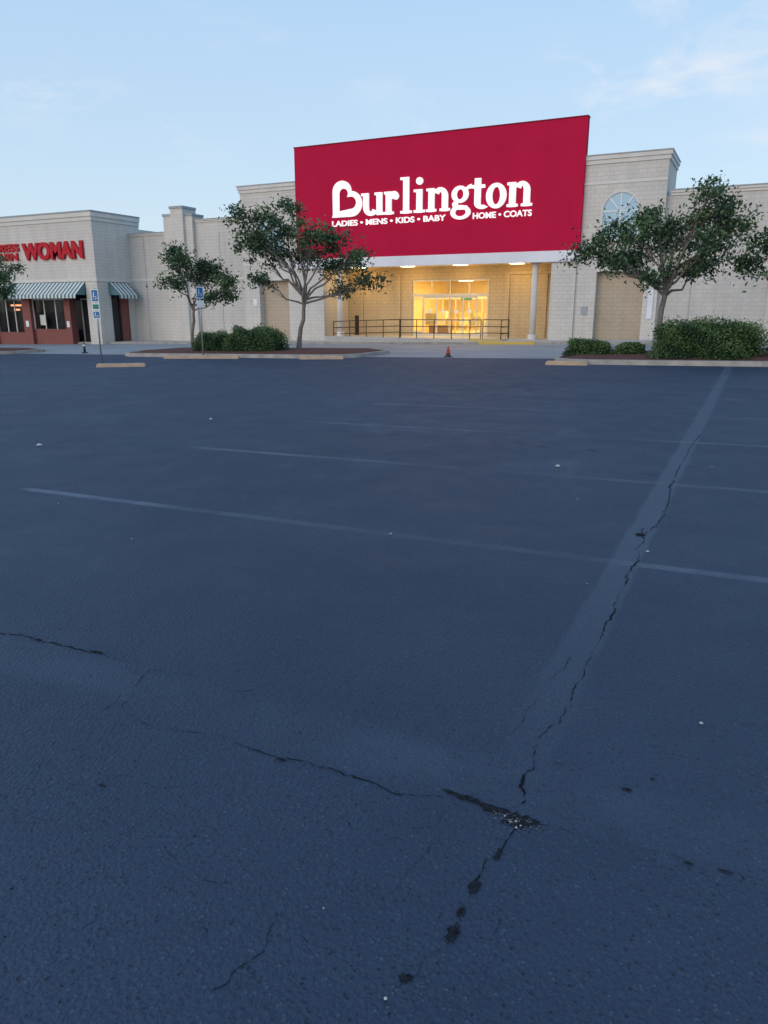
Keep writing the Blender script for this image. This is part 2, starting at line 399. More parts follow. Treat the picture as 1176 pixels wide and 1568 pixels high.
wl.box(-24.9,-9.1,43.8,60,6.31,8.3,M['wall2'])
wl.done()
rf=B("roof_deck",ds);rf.box(-39.4,-29.7,41.3,43.9,5.9,6.1,M['cap']);rf.box(-4.68,26,41.3,43.9,6.1,6.3,M['cap']);rf.done()
tr=B("parapet_trim",ds)
def cornice(b,x0,x1,yf,yb,z0,z1,left=True,right=True):
    h=(z1-z0)
    for e,a,c,mm in ((.06,z0,z0+h*.45,'trim'),(.12,z0+h*.45,z1-.05,'trim'),(.15,z1-.05,z1,'cap')):
        b.box(x0-(e if left else 0),x1+(e if right else 0),yf-e,yb,a,c,M[mm])
cornice(tr,-8.72,-4.68,YT,43.8,8.55,8.98,False,True)
cornice(tr,-29.70,-25.3,YT,43.8,8.55,8.98,True,False)
cornice(tr,-4.5,26,Y0+.5,41.3,6.95,7.23,False,False)
cornice(tr,-39.4,-35.95,Y0+.3,41.3,6.45,6.64,False,False)
cornice(tr,-33.45,-29.72,Y0+.3,41.3,7.08,7.28,False,False)
tr.box(-35.95,-35.15,Y0,41.3,7.55,7.68,M['cap']);tr.box(-35.15,-34.05,Y0-.2,41.3,7.95,8.1,M['cap']);tr.box(-34.05,-33.45,Y0,41.3,7.5,7.62,M['cap'])
for (a,b_,yf) in [(-39.4,-35.9,Y0+.3),(-33.5,-29.7,Y0+.3),(-4.68,.2,Y0+.5),(1.1,6.2,Y0+.5),(7.1,12.2,Y0+.5)]:
    tr.box(a,b_,yf-.03,yf,3.55,3.72,M['trim'])
for (a,b_) in [(-8.72,-4.68),(-29.7,-25.3)]:
    tr.box(a+.01,b_-.01,YT-.025,YT,7.62,7.74,M['trim']);tr.box(a+.01,b_-.01,YT-.03,YT,4.32,4.46,M['trim'])
for (a,b_,zt) in [(-7.70,-5.35,3.5),(-28.53,-26.34,3.4)]:
    tr.box(a-.01,b_+.01,YT-.02,YT+.1,zt,zt+.14,M['trim'])
for xx in (-38.0,-31.6): tr.box(xx,xx+.03,Y0+.285,Y0+.31,zb,6.4,M['cap'])
for xx in (-3.2,3.2,9.4): tr.box(xx,xx+.03,Y0+.485,Y0+.52,zb,6.4,M['cap'])
tr.done()
cn=B("entrance_canopy",ds)
cn.box(-25.55,XS,39.93,40.4,4.03,4.57,M['fascia'])
cn.box(-23.75,-10.0,40.4,43.1,4.12,4.25,M['soffit'])
for k in range(4): cn.box(-22.6+k*3.3,-21.9+k*3.3,41.3,42.0,4.09,4.121,M['tube'])
cn.done()
cl=B("columns",ds)
for xx in (-22.83,-10.94):
    cl.tube((xx,40.45,-.2),(xx,40.45,4.12),.17,.17,M['trim'],20);cl.tube((xx,40.45,-.2),(xx,40.45,.35),.24,.24,M['trim'],20)
    cl.box(xx-.25,xx+.25,40.42,40.70,3.98,4.12,M['trim'])
cl.done()
aw=B("arched_windows",ds)
def arch(cx,z0,zs,w):
    n=16;r=w/2
    pts=[(cx-r,z0),(cx+r,z0)]+[(cx+r*math.cos(math.pi*i/n),zs+r*math.sin(math.pi*i/n)) for i in range(n+1)]
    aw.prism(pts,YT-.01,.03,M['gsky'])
    ro=r+.09
    for i in range(n):
        a0=math.pi*i/n;a1=math.pi*(i+1)/n
        aw.prism([(cx+r*math.cos(a0),zs+r*math.sin(a0)),(cx+ro*math.cos(a0),zs+ro*math.sin(a0)),(cx+ro*math.cos(a1),zs+ro*math.sin(a1)),(cx+r*math.cos(a1),zs+r*math.sin(a1))],YT-.06,.07,M['trim'])
    aw.box(cx-ro,cx-r,YT-.06,YT+.01,z0,zs,M['trim']);aw.box(cx+r,cx+ro,YT-.06,YT+.01,z0,zs,M['trim']);aw.box(cx-ro-.06,cx+ro+.06,YT-.1,YT+.01,z0-.12,z0,M['trim'])
    aw.box(cx-.025,cx+.025,YT-.04,YT-.012,z0,zs+r-.01,M['signw'])
    for zz in (z0+(zs-z0)*.5,zs): aw.box(cx-r,cx+r,YT-.035,YT-.013,zz-.025,zz+.025,M['signw'])
    for sgn in (-1,1): aw.prism([(cx+sgn*.02,zs),(cx+sgn*.06,zs),(cx+sgn*(.06+r*.62),zs+r*.72),(cx+sgn*(.02+r*.60),zs+r*.76)][::sgn],YT-.033,.02,M['signw'])
arch(-6.75,5.05,6.35,1.7);arch(-27.5,5.05,6.35,1.7)
aw.done()
sl=B("entrance_landing",ds)
sl.box(-23.75,-10.0,40.1,43.1,-.8,.09,M['concrete']);sl.box(-18.4,-12.2,38.95,40.1,-.8,.09,M['concrete'])
sl.box(-14.0,-12.15,38.93,38.95,-.8,.095,M['yellow']);sl.box(-14.0,-12.15,38.93,39.15,.091,.096,M['yellow'])
sl.face([(-23.3,38.95,g(-23.3,39)+.135),(-18.4,38.95,.09),(-18.4,40.1,.09),(-23.3,40.1,g(-23.3,40)+.135)],M['concrete'])
sl.face([(-23.3,38.95,-.8),(-18.4,38.95,-.8),(-18.4,38.95,.09),(-23.3,38.95,g(-23.3,39)+.135)],M['concrete'])
sl.done()
dr=B("storefront_doors",ds)
yd=43.16;A=M['alu']
def bar(x0,x1,z0,z1,y=yd,t=.06): dr.box(x0,x1,y,y+t,z0,z1,A)
bar(-19.25,-14.35,3.3,3.4);bar(-19.25,-14.35,2.42,2.58,yd-.03,.12)
for xx in (-19.2,-18.5,-17.65,-16.8,-15.95,-15.1,-14.42): bar(xx-.045,xx+.045,.09,2.42,yd+.003,.055)
for xx in (-19.2,-18.0,-16.8,-15.6,-14.42): bar(xx-.035,xx+.035,2.58,3.3,yd+.003,.055)
for a,b_ in ((-18.5,-17.65),(-17.65,-16.8),(-16.8,-15.95),(-15.95,-15.1)):
    bar(a+.03,b_-.03,.09,.28,yd-.004,.05);bar(a+.03,b_-.03,2.32,2.42,yd-.004,.05);bar(a+.035,b_-.035,1.0,1.06,yd-.02,.04)
    dr.box(a+.3,b_-.3,yd+.01,yd+.014,1.45,1.65,M['signw'])
bar(-19.2,-18.5,.09,.35);bar(-15.1,-14.42,.09,.35)
dr.face([(-19.2,yd+.03,.09),(-14.42,yd+.03,.09),(-14.42,yd+.03,3.3),(-19.2,yd+.03,3.3)],M['glass'])
yi=46.5
for xx in (-20,-18.6,-17.7,-16.8,-15.9,-15.0,-13.5): dr.box(xx-.04,xx+.04,yi,yi+.06,.09,2.3,A)
dr.box(-21,-12.5,yi-.02,yi+.08,2.3,2.45,A);dr.box(-17.3,-16.6,yi-.06,yi-.02,2.24,2.50,M['green'])
dr.done()
it=B("interior",ds)
it.box(-24,-9,43.45,62,.02,.085,M['ifloor'])
it.box(-24,-9,62,62.2,.09,4,M['iwall']);it.box(-24.2,-24.02,43.45,62,.09,4,M['iwall']);it.box(-8.98,-8.8,43.45,62,.09,4,M['iwall'])
it.box(-24,-9,43.45,62,4,4.1,M['iwall'])
for yy in range(45,62,3):
    for xx in (-22,-19.4,-16.8,-14.2,-11.6): it.box(xx-.6,xx+.6,yy,yy+.18,3.94,3.999,M['tube'])
for yy in (51.5,54,57):
    for k in range(14):
        xx=-22+k*.9+random.uniform(-.1,.1)
        if abs(xx+16.6)<1.1: continue
        h_=random.uniform(.9,1.5)
        it.box(xx,xx+.7,yy,yy+.5,.6,.09+h_,random.choice(MER));it.box(xx+.02,xx+.06,yy+.2,yy+.25,.09,.6,M['alu']);it.box(xx+.6,xx+.64,yy+.2,yy+.25,.09,.6,M['alu'])
for k in range(6): it.box(-20+k*1.3,-19.2+k*1.3,61.9,61.98,2.2,2.9,random.choice(MER))
it.box(-18.9,-17.6,45,45.8,.09,.7,MER[3]);it.box(-15.6,-14.9,45.2,45.9,.09,.9,MER[2])
it.done()
def plight(name,loc,e,col,r,par):
    l=bpy.data.lights.new(name,'POINT');l.energy=e;l.color=col;l.shadow_soft_size=r
    o=bpy.data.objects.new(name,l);o.location=loc;o.parent=par;scene.collection.objects.link(o)
def alight(name,loc,e,col,sx,sy,par):
    l=bpy.data.lights.new(name,'AREA');l.energy=e;l.color=col;l.shape='RECTANGLE';l.size=sx;l.size_y=sy
    o=bpy.data.objects.new(name,l);o.location=loc;o.parent=par;scene.collection.objects.link(o)
for k in range(4): plight("canopy_lamp_%d"%k,(-22.25+k*3.3,41.65,3.75),42,(1,.57,.16),.12,ds)
alight("interior_lamp_a",(-16.8,46,3.85),650,(1,.66,.22),8,3,ds)
alight("interior_lamp_b",(-16.8,54,3.85),1400,(1,.68,.24),10,8,ds)
ub=B("wall_fittings",ds)
ub.box(-29.0,-28.72,YT-.04,YT,1.9,2.3,M['signw']);ub.box(-8.35,-8.05,YT-.05,YT,1.4,1.8,M['cap']);ub.box(-5.1,-4.85,YT-.06,YT,1.2,2.6,M['fascia'])
ub.box(-23.2,-22.7,43.02,43.1,.09,1.3,M['dark'])
ub.done()
# ------------------------------------------------------------ handrails
def rails(segs):
    o=B("handrail")
    for (a,b_) in segs:
        a=Vector(a);b_=Vector(b_);L=(b_-a).length;n=max(1,round(L/1.2))
        for hgt in (.30,.65,1.02): o.tube(a+Vector((0,0,hgt)),b_+Vector((0,0,hgt)),.022,.022,M['dark'],8)
        for i in range(n+1):
            p=a.lerp(b_,i/n);o.tube(p+Vector((0,0,-.05)),p+Vector((0,0,1.03)),.025,.025,M['dark'],8)
    return o.done()
zl=g(-23.2,39)+.13
rails([((-23.2,40.25,zl+.1),(-18.7,40.25,.09)),((-18.2,39.05,.09),(-14.0,39.05,.09)),((-18.7,40.25,.09),(-18.2,39.05,.09)),((-14,39.05,.09),(-13.8,40.3,.09))])
rails([((-13.8,40.6,.09),(-12.3,40.6,.09)),((-12.3,40.6,.09),(-12.3,39.2,.09))])
# ------------------------------------------------------------ main sign
sg=empty("store_sign")
pn=B("panel",sg)
pn.box(-25.5,XS,40.0,40.45,4.57,10.72,M['red'])
pn.box(-25.53,XS+.03,39.97,40.46,10.72,10.77,M['redside'])
pn.done()
lt=B("lettering",sg)
zl0=6.80
WM=M['white']
cnt=[0]
def yfr():
    cnt[0]=(cnt[0]+1)%7
    return 39.88-.002*cnt[0]
def quad(pts,ox): lt.prism([(p[0],p[1]) for p in pts],yfr(),.121,WM,ox,zl0)
def rect(x0,x1,z0,z1,ox): quad([(x0,z0),(x1,z0),(x1,z1),(x0,z1)],ox)
def arc(cx,cz,ro,ri,a0,a1,ox,n=18):
    y=yfr();P=[]
    for i in range(n+1):
        a=R(a0+(a1-a0)*i/n);P.append((cx+ro[0]*math.cos(a),cz+ro[1]*math.sin(a)))
    for i in range(n+1):
        a=R(a1+(a0-a1)*i/n);P.append((cx+ri[0]*math.cos(a),cz+ri[1]*math.sin(a)))
    n2=n+1
    for i in range(n): lt.prism([P[i],P[i+1],P[2*n2-2-i],P[2*n2-1-i]],y,.121,WM,ox,zl0)
xh=1.18;S=.34;sf=.13
L0=-22.95
def n_(ox,w):
    rect(.12,.12+S,0,xh,ox);rect(0,.12,xh-sf,xh,ox);rect(0,.12+S+.12,0,sf,ox)
    rx=w-.12-S
    rect(rx,rx+S,0,xh*.62,ox);rect(rx-.12,w,0,sf,ox)
    cx=(.12+S+rx+S)/2-.05;ro=(rx+S-cx,xh*.40);arc(cx,xh*.62,ro,(max(.05,ro[0]-S),xh*.40-.22),0,150,ox)
def u_(ox,w):
    rect(.12,.12+S,xh*.36,xh,ox);rect(0,.12,xh-sf,xh,ox)
    rx=w-.12-S
    rect(rx,rx+S,0,xh,ox);rect(rx-.12,rx,xh-sf,xh,ox);rect(rx+S,w,0,sf,ox)
    cx=(.12+rx)/2+.05;ro=(cx-.12,xh*.38);arc(cx,xh*.36,ro,(max(.05,ro[0]-S),xh*.38-.22),180,335,ox)
def r_(ox,w):
    rect(.1,.1+S,0,xh,ox);rect(0,.1,xh-sf,xh,ox);rect(0,.1+S+.14,0,sf,ox)
    arc(.1+S+.17,xh*.64,(.32,xh*.37),(.10,.22),40,170,ox,10);
    c=(w-.19,xh*.78);quad([(c[0]+.18*math.cos(R(a)),c[1]+.18*math.sin(R(a))) for a in range(0,360,24)],ox)
def l_(ox,w):
    c=w/2;rect(c-S/2,c+S/2,0,1.85,ox);rect(0,c-S/2,1.85-sf,1.85,ox);rect(0,w,0,sf,ox)
def i_(ox,w):
    c=w/2;rect(c-S/2,c+S/2,0,xh,ox);rect(0,c-S/2,xh-sf,xh,ox);rect(0,w,0,sf,ox)
    quad([(c+.20*math.cos(R(a)),1.60+.19*math.sin(R(a))) for a in range(0,360,20)],ox)
def o_(ox,w): arc(w/2,xh/2,(w/2,xh/2+.03),(w/2-.33,xh/2-.16),0,360,ox,30)
def g_(ox,w):
    arc(w*.44,xh*.66,(w*.42,xh*.36),(w*.42-.28,xh*.36-.17),0,360,ox,26)
    quad([(w*.78,xh*.86),(w,xh*.88),(w,xh*1.06),(w*.86,xh*1.02),(w*.70,xh*.90)],ox)
    quad([(w*.12,xh*.36),(w*.30,xh*.36),(w*.34,xh*.24),(w*.34,xh*.14),(w*.10,xh*.14),(w*.06,xh*.26)],ox)
    quad([(w*.10,.03),(w*.10,.22),(w*.80,.20),(w*.84,.0)],ox)
    arc(w*.48,-.12,(w*.50,.36),(w*.50-.26,.20),0,360,ox,26)
def t_(ox,w):
    rect(.14,.14+S,.25,1.5,ox);rect(0,w-.04,xh-.16,xh,ox)
    arc(.14+S+.08,.27,(.42,.29),(.09,.10),180,320,ox,10)
def hull(pts):
    pts=sorted(set(pts))
    def half(ps):
        o=[]
        for p in ps:
            while len(o)>1 and (o[-1][0]-o[-2][0])*(p[1]-o[-2][1])-(o[-1][1]-o[-2][1])*(p[0]-o[-2][0])<=0: o.pop()
            o.append(p)
        return o
    a=half(pts);b=half(pts[::-1]);return a[:-1]+b[:-1]
def circ(cx,cz,r,n=28,rz=None): return [(cx+r*math.cos(2*math.pi*i/n),cz+(rz or r)*math.sin(2*math.pi*i/n)) for i in range(n)]
def B_(ox,w):
    quad([(0,0),(1.25,0),(1.25,.3),(.6,.3),(.06,.16)],ox)
    rect(.06,.50,.08,1.45,ox)
    quad(hull(circ(.66,1.38,.60,rz=.56)+[(.06,.9)]),ox)
    quad(hull(circ(1.26,.68,.68,rz=.68)+[(.5,.02),(.5,.4)]),ox)
    lt.prism([(.40,.28),(1.2,.28),(1.1,1.1),(.4,1.3)],39.858,.01,WM,ox,zl0)
    lt.prism(hull(circ(.80,1.24,.27)+[(.52,.32)]),39.850,.006,M['red'],ox,zl0)
    lt.prism(hull(circ(1.27,.74,.32)+[(.52,.32),(.9,1.05)]),39.848,.006,M['red'],ox,zl0)
B_(L0,1.96);u_(L0+1.92,1.42);r_(L0+3.36,.90);l_(L0+4.36,.68);i_(L0+5.17,.66);n_(L0+5.92,1.37);g_(L0+7.36,1.14);t_(L0+8.54,.74);o_(L0+9.32,1.10);n_(L0+10.46,1.34)
lt.done()
def textmesh(body,x0,x1,z0,z1,y,depth,mat,name,parent,off=.0,shear=0):
    cu=bpy.data.curves.new(name,'FONT');cu.body=body;cu.size=1;cu.offset=off;cu.extrude=.05;cu.shear=shear
    o=bpy.data.objects.new("tmp",cu);scene.collection.objects.link(o)
    bpy.context.view_layer.update()
    dg=bpy.context.evaluated_depsgraph_get();me=bpy.data.meshes.new_from_object(o.evaluated_get(dg))
    bpy.data.objects.remove(o)
    xs=[v.co.x for v in me.vertices];ys_=[v.co.y for v in me.vertices]
    ax,bx,ay,by=min(xs),max(xs),min(ys_),max(ys_)
    for v in me.vertices:
        x,yv,z=v.co
        v.co=(x0+(x-ax)/(bx-ax)*(x1-x0),y-(z+.05)/.1*depth,z0+(yv-ay)/(by-ay)*(z1-z0))
    me.materials.clear();me.materials.append(mat)
    ob=bpy.data.objects.new(name,me);scene.collection.objects.link(ob);ob.parent=parent
    return ob
textmesh("LADIES • MENS • KIDS • BABY",-23.0,-15.9,6.31,6.62,40.0,.06,WM,"small_lettering_a",sg,.022)
textmesh("HOME • COATS",-14.35,-11.15,6.31,6.62,40.0,.06,WM,"small_lettering_b",sg,.022)
# ------------------------------------------------------------ left clothing store
cs=empty("clothing_store")
XC=-39.25;YF=37.21
w=B("walls",cs)
w.box(-62,XC,YF,41.4,3.45,7.2,W)
w.box(-62,XC,41.4,60,zb,7.0,M['wall2'])
w.box(XC-1.05,XC,YF,YF+1.1,zb,3.45,W)
w.box(XC-.5,XC,39.9,41.4,zb,3.45,W)
w.box(-62,XC-.35,38.3,38.5,zb,3.45,M['gdark'])
def bpier(x0,x1,zt=3.45): w.box(x0,x1,YF+.05,YF+.6,zb,zt,M['brick'])
for a,b_ in ((-46.75,-45.95),(-42.6,-42.05),(-50.5,-49.8),(-54.5,-53.8)): bpier(a,b_)
w.box(-45.95,-42.6,YF+.3,YF+.6,zb,.35,M['brick']);w.box(-49.8,-46.75,YF+.3,YF+.6,zb,.1,M['brick']);w.box(-53.8,-50.5,YF+.3,YF+.6,zb,.1,M['brick'])
w.box(XC-.3,XC-.05,YF+2.0,YF+2.7,zb,3.45,M['brick']);w.box(XC-.33,XC-.2,YF+1.1,YF+2.0,zb,3.45,M['gdark'])
w.done()
t=B("trim",cs)
for (e,z0,z1,mm) in ((.06,7.2,7.45,'trim'),(.14,7.45,7.72,'trim'),(.18,7.72,7.8,'cap')):
    t.box(-62,XC+e,YF-e,41.4,z0,z1,M[mm])
t.box(-62,XC+.04,YF-.04,YF,3.45,3.62,M['trim']);t.box(XC,XC+.04,YF,41.3,3.45,3.62,M['trim'])
t.box(-62,XC-1.05,YF+.02,YF+.3,3.2,3.448,M['dark'])
for xx in (-45.9,-44.8,-43.7,-42.65): t.box(xx-.04,xx+.04,YF+.28,YF+.34,.35,3.2,M['alu'])
t.box(-45.9,-42.65,YF+.285,YF+.335,2.3,2.38,M['alu'])
for xx in (-49.7,-48.7,-47.8,-46.85,-53.6,-52.4,-51.4): t.box(xx-.04,xx+.04,YF+.28,YF+.34,.1,3.2,M['alu'])
t.box(-49.7,-46.85,YF+.285,YF+.335,2.3,2.38,M['alu'])
t.box(-42.0,-40.35,38.2,38.28,2.3,2.4,M['alu'])
for xx in (-41.95,-41.2,-40.4): t.box(xx-.03,xx+.03,38.2,38.27,-.6,2.3,M['alu'])
t.box(-45.7,-45.2,YF+.6,YF+.63,.6,1.3,M['signw']);t.box(-42.45,-42.2,YF+.03,YF+.045,.5,.9,M['signw']);t.box(-46.5,-46.2,YF+.03,YF+.045,.5,.9,M['signw'])
t.box(-48.6,-47.5,YF+.62,YF+.64,1.9,2.02,M['neon']);t.box(-48.3,-47.7,YF+.62,YF+.64,1.6,1.72,M['neon'])
t.done()
gl=B("window_glass",cs)
gl.face([(-45.95,YF+.32,.35),(-42.6,YF+.32,.35),(-42.6,YF+.32,3.2),(-45.95,YF+.32,3.2)],M['glass'])
gl.face([(-49.8,YF+.32,.1),(-46.75,YF+.32,.1),(-46.75,YF+.32,3.2),(-49.8,YF+.32,3.2)],M['glass'])
gl.done()
an=B("awnings",cs)
def awn_front(x0,x1,zt,zb_,pr,yf):
    n=int((x1-x0)/.17);
    for i in range(n):
        a=x0+(x1-x0)*i/n;b_=x0+(x1-x0)*(i+1)/n;m=M['awnw'] if i%2 else M['teal']
        an.face([(a,yf-pr,zb_),(b_,yf-pr,zb_),(b_,yf-.01,zt),(a,yf-.01,zt)],m)
        an.face([(a,yf-pr,zb_-.22),(b_,yf-pr,zb_-.22),(b_,yf-pr,zb_),(a,yf-pr,zb_)],m)
    for a in (x0,x1): an.face([(a,yf-pr,zb_),(a,yf-.01,zt),(a,yf-.01,zb_)],M['teal'])
awn_front(-46.9,-40.35,3.42,2.6,.9,YF)
awn_front(-56,-47.3,3.42,2.6,.9,YF)
y0,y1=YF+.95,YF+2.75;n=11
for i in range(n):
    a=y0+(y1-y0)*i/n;b_=y0+(y1-y0)*(i+1)/n;m=M['awnw'] if i%2 else M['teal']
    an.face([(XC+.01,a,3.42),(XC+.01,b_,3.42),(XC+.9,b_,2.6),(XC+.9,a,2.6)],m)
    an.face([(XC+.9,a,2.6),(XC+.9,b_,2.6),(XC+.9,b_,2.38),(XC+.9,a,2.38)],m)
for a in (y0,y1): an.face([(XC+.01,a,3.42),(XC+.9,a,2.6),(XC+.01,a,2.6)],M['teal'])
an.done()
s2=empty("shop_sign")
textmesh("WOMAN",-45.8,-40.1,4.88,6.02,YF,.16,M['redl'],"large_lettering",s2,.05)
textmesh("DRESS",-48.9,-46.15,5.50,6.02,YF,.12,M['redl'],"small_lettering_top",s2,.04)
textmesh("BARN",-48.9,-46.35,4.92,5.42,YF,.12,M['redl'],"small_lettering_bottom",s2,.04)
# ------------------------------------------------------------ parking signs
def psign(x,y,h,ang,plates,wid=.30):
    z=g(x,y);o=B("accessible_parking_sign")
    o.tube((x,y,z-.05),(x,y,z+h),.03,.03,M['post'],8)
    c,s_=math.cos(ang),math.sin(ang)
    def T(u,d,zz): return (x+u*c+d*s_,y+u*s_-d*c,z+zz)
    for (z0,z1,m,inner) in plates:
        for (iw,d,zz0,zz1,mm) in ((wid/2,.035,z0,z1,m),(wid/2-.03,.038,z0+.03,z1-.03,inner)):
            o.face([T(-iw,d,zz0),T(iw,d,zz0),T(iw,d,zz1),T(-iw,d,zz1)],M[mm])
            o.face([T(-iw,d-.004,zz0),T(-iw,d-.004,zz1),T(iw,d-.004,zz1),T(iw,d-.004,zz0)],M['post'])
        if m=='blue' or inner=='blue':
            def pq(pts):
                o.face([T(u,.041,z0+(z1-z0)*v) for u,v in pts],M['signw'])
            pq([(-.05,.62),(-.02,.62),(-.02,.78),(-.05,.78)]);pq([(-.05,.42),(-.025,.42),(-.025,.62),(-.05,.62)])
            pq([(-.025,.42),(.05,.42),(.05,.46),(-.025,.46)]);pq([(.05,.25),(.075,.25),(.05,.46),(.03,.46)])
            for i in range(10):
                a0=R(110+i*22);a1=R(132+i*22)
                pq([(-.01+.075*math.cos(a0),.36+.16*math.sin(a0)),(-.01+.075*math.cos(a1),.36+.16*math.sin(a1)),(-.01+.06*math.cos(a1),.36+.13*math.sin(a1)),(-.01+.06*math.cos(a0),.36+.13*math.sin(a0))])
    return o.done()
psign(-21.94,20.66,2.72,R(12),[(2.22,2.68,'signw','blue'),(1.95,2.18,'signw','green'),(1.62,1.92,'signw','blue')],.31)
psign(-20.25,24.45,2.85,R(62),[(2.35,2.8,'signw','blue'),(2.0,2.28,'signw','signw')],.31)
x,y=-10.38,26.61;z=g(x,y)+.004;o=B("traffic_cone")
prof=[(.105,.03),(.08,.14),(.067,.20),(.05,.27),(.037,.33),(.022,.40),(.016,.41)]
for k,((r0,z0),(r1,z1)) in enumerate(zip(prof,prof[1:])): o.tube((x,y,z+z0),(x,y,z+z1),r0,r1,M['black'] if k<1 else M['orange'],18,k==5)
o.box(x-.13,x+.13,y-.13,y+.13,z,z+.03,M['black']);o.done()
x,y=-29.83,27.07;z=g(x,y)+.004;o=B("delineator_post")
o.tube((x,y,z),(x,y,z+.05),.16,.14,M['black'],14);o.tube((x,y,z+.05),(x,y,z+.5),.06,.045,M['black'],12);o.tube((x,y,z+.34),(x,y,z+.42),.06,.058,M['signw'],12);o.done()
# ------------------------------------------------------------ trees
lat=Vector((math.cos(PSI),math.sin(PSI),0));dep=Vector((-math.sin(PSI),math.cos(PSI),0))
def leafquad(b,c,size,m,up=.5):
    n=Vector((random.gauss(0,1),random.gauss(0,1),random.gauss(0,1)+up)).normalized()
    u=n.orthogonal().normalized();w=n.cross(u);a=random.random()*6.283
    u,w=u*math.cos(a)+w*math.sin(a),w*math.cos(a)-u*math.sin(a)
    L=size*random.uniform(.7,1.25);Wd=L*.5
    k=len(b.v);mid=c+n*L*.06
    b.v+=[tuple(c-u*L*.5),tuple(mid+w*Wd*.5-u*L*.05),tuple(c+u*L*.5),tuple(mid-w*Wd*.5-u*L*.05)]
    b.f.append((k,k+1,k+2,k+3));b.mi.append(b.mat(m));b.sm.append(False)
def bend(a,b,r,n=4,am=.12):
    a=Vector(a);b=Vector(b);L=(b-a).length;P=[a]
    for i in range(1,n):
        t=i/n;P.append(a.lerp(b,t)+Vector((random.gauss(0,am),random.gauss(0,am),random.gauss(0,am)+.1*math.sin(t*3.14)))*L*.35)
    P.append(b);return P
def tree(x,y,fork,lobes,seed,r0=.11,lean=0,dens=1.0,name="street_tree",ls=.155,zs=1,xs_=1):
    random.seed(seed)
    base=Vector((x,y,g(x,y)+.15));par=empty(name)
    tb=B("trunk_and_branches",par);lf=B("leaves",par)
    f=base+lat*lean+Vector((0,0,fork))
    P=bend(base,f,0,5,.04);tb.path([P[0]-Vector((0,0,.1))]+P,[r0*1.5,r0*1.25]+[r0*(1-.07*i) for i in range(5)],M['bark'],10)
    for i,(dx,z,rad) in enumerate(lobes):
        dx*=xs_;z*=zs
        dy=random.uniform(-1,1)*max(.35,1.5-abs(dx)*.35)
        c=base+lat*dx+dep*dy+Vector((0,0,z))
        start=f if i%3 else P[-2].lerp(f,random.random())
        q=bend(start,c,0,5,.10)
        q=[q[0]]+[p-Vector((0,0,.10*(c-start).length*math.sin(3.14*(k+1)/5))) if z<fork+1.5 else p for k,p in enumerate(q[1:-1])]+[q[-1]]
        rr=r0*random.uniform(.42,.58);tb.path(q,[rr*(1-.16*k) for k in range(6)],M['bark'],7)
        nt=int(15*dens*(rad/.8)**1.8)+4
        for t in range(nt):
            d=Vector((random.gauss(0,1),random.gauss(0,1),random.gauss(0,.7)));d.normalize()
            e=c+Vector((d.x*rad*1.15,d.y*rad*1.15,d.z*rad*.8-.05))*random.uniform(.35,1.22)
            s0=q[random.choice((2,3,4,5))]
            qq=bend(s0,e,0,3,.12);tb.path(qq,[rr*.25,rr*.2,rr*.13,.006],M['bark'],5)
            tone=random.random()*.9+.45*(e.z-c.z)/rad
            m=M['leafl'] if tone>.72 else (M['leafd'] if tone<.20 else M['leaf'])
            cr=random.uniform(.14,.36)
            for k in range(int(random.uniform(30,48)*(1+cr))):
                o=Vector((random.gauss(0,cr*.75),random.gauss(0,cr*.75),random.gauss(0,cr*.6)-abs(random.gauss(0,.05))))
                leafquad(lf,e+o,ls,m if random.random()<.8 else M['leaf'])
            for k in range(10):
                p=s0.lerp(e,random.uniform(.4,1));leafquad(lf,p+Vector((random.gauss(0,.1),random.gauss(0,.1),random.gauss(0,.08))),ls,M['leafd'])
    tb.done();lf.done();return par
tree(-17.9,28.0,2.15,[(-1.7,5.3,.75),(-.3,6.0,.42),(-.7,5.2,.65),(.6,4.7,.75),(1.5,4.5,.7),(2.4,3.8,.6),(3.0,3.0,.45),(-2.1,4.4,.65),(-.9,4.2,.7),(-1.5,3.0,.38),(1.6,3.7,.55),(.1,4.0,.55),(2.0,2.6,.32),(-1.6,4.7,.5)],11,.10,.35)
tree(-24.1,28.4,2.0,[(-.4,4.1,.65),(.2,3.5,.65),(1.3,3.3,.6),(1.7,2.6,.42),(-.6,3.1,.48),(.8,3.8,.5),(-.6,4.5,.35),(1.0,2.5,.38),(2.0,3.0,.3)],5,.075,.15,1.1)
tree(-2.9,26.0,2.2,[(.9,5.6,.5),(-.3,5.0,.6),(-1.3,4.4,.7),(-2.2,4.1,.5),(1.8,4.7,.6),(2.3,4.8,.38),(1.2,4.1,.75),(0.1,4.2,.8),(-1.2,3.6,.6),(1.6,3.3,.5),(.5,3.2,.5),(-1.8,3.5,.4),(-.8,2.9,.3),(.7,4.7,.65),(-2.6,3.8,.33),(1.0,5.1,.5)],23,.10,.1,1.1,ls=.135,zs=.86,xs_=.95)
tree(1.1,27.5,2.1,[(-1.8,3.3,.45),(-1.2,4.0,.5),(-.8,3.0,.5),(-.2,4.5,.6),(1,4.4,.7),(1.8,3.8,.6),(.6,3.4,.7),(2.2,4.6,.5),(0.4,4.8,.5)],31,.10,zs=.86)
tree(-36.0,26.5,2.2,[(.9,4.3,.65),(1.4,3.7,.5),(1.0,3.0,.5),(0,4.8,.7),(-1,4.4,.8),(-1.8,3.7,.7),(-.4,3.5,.7)],41,.10)
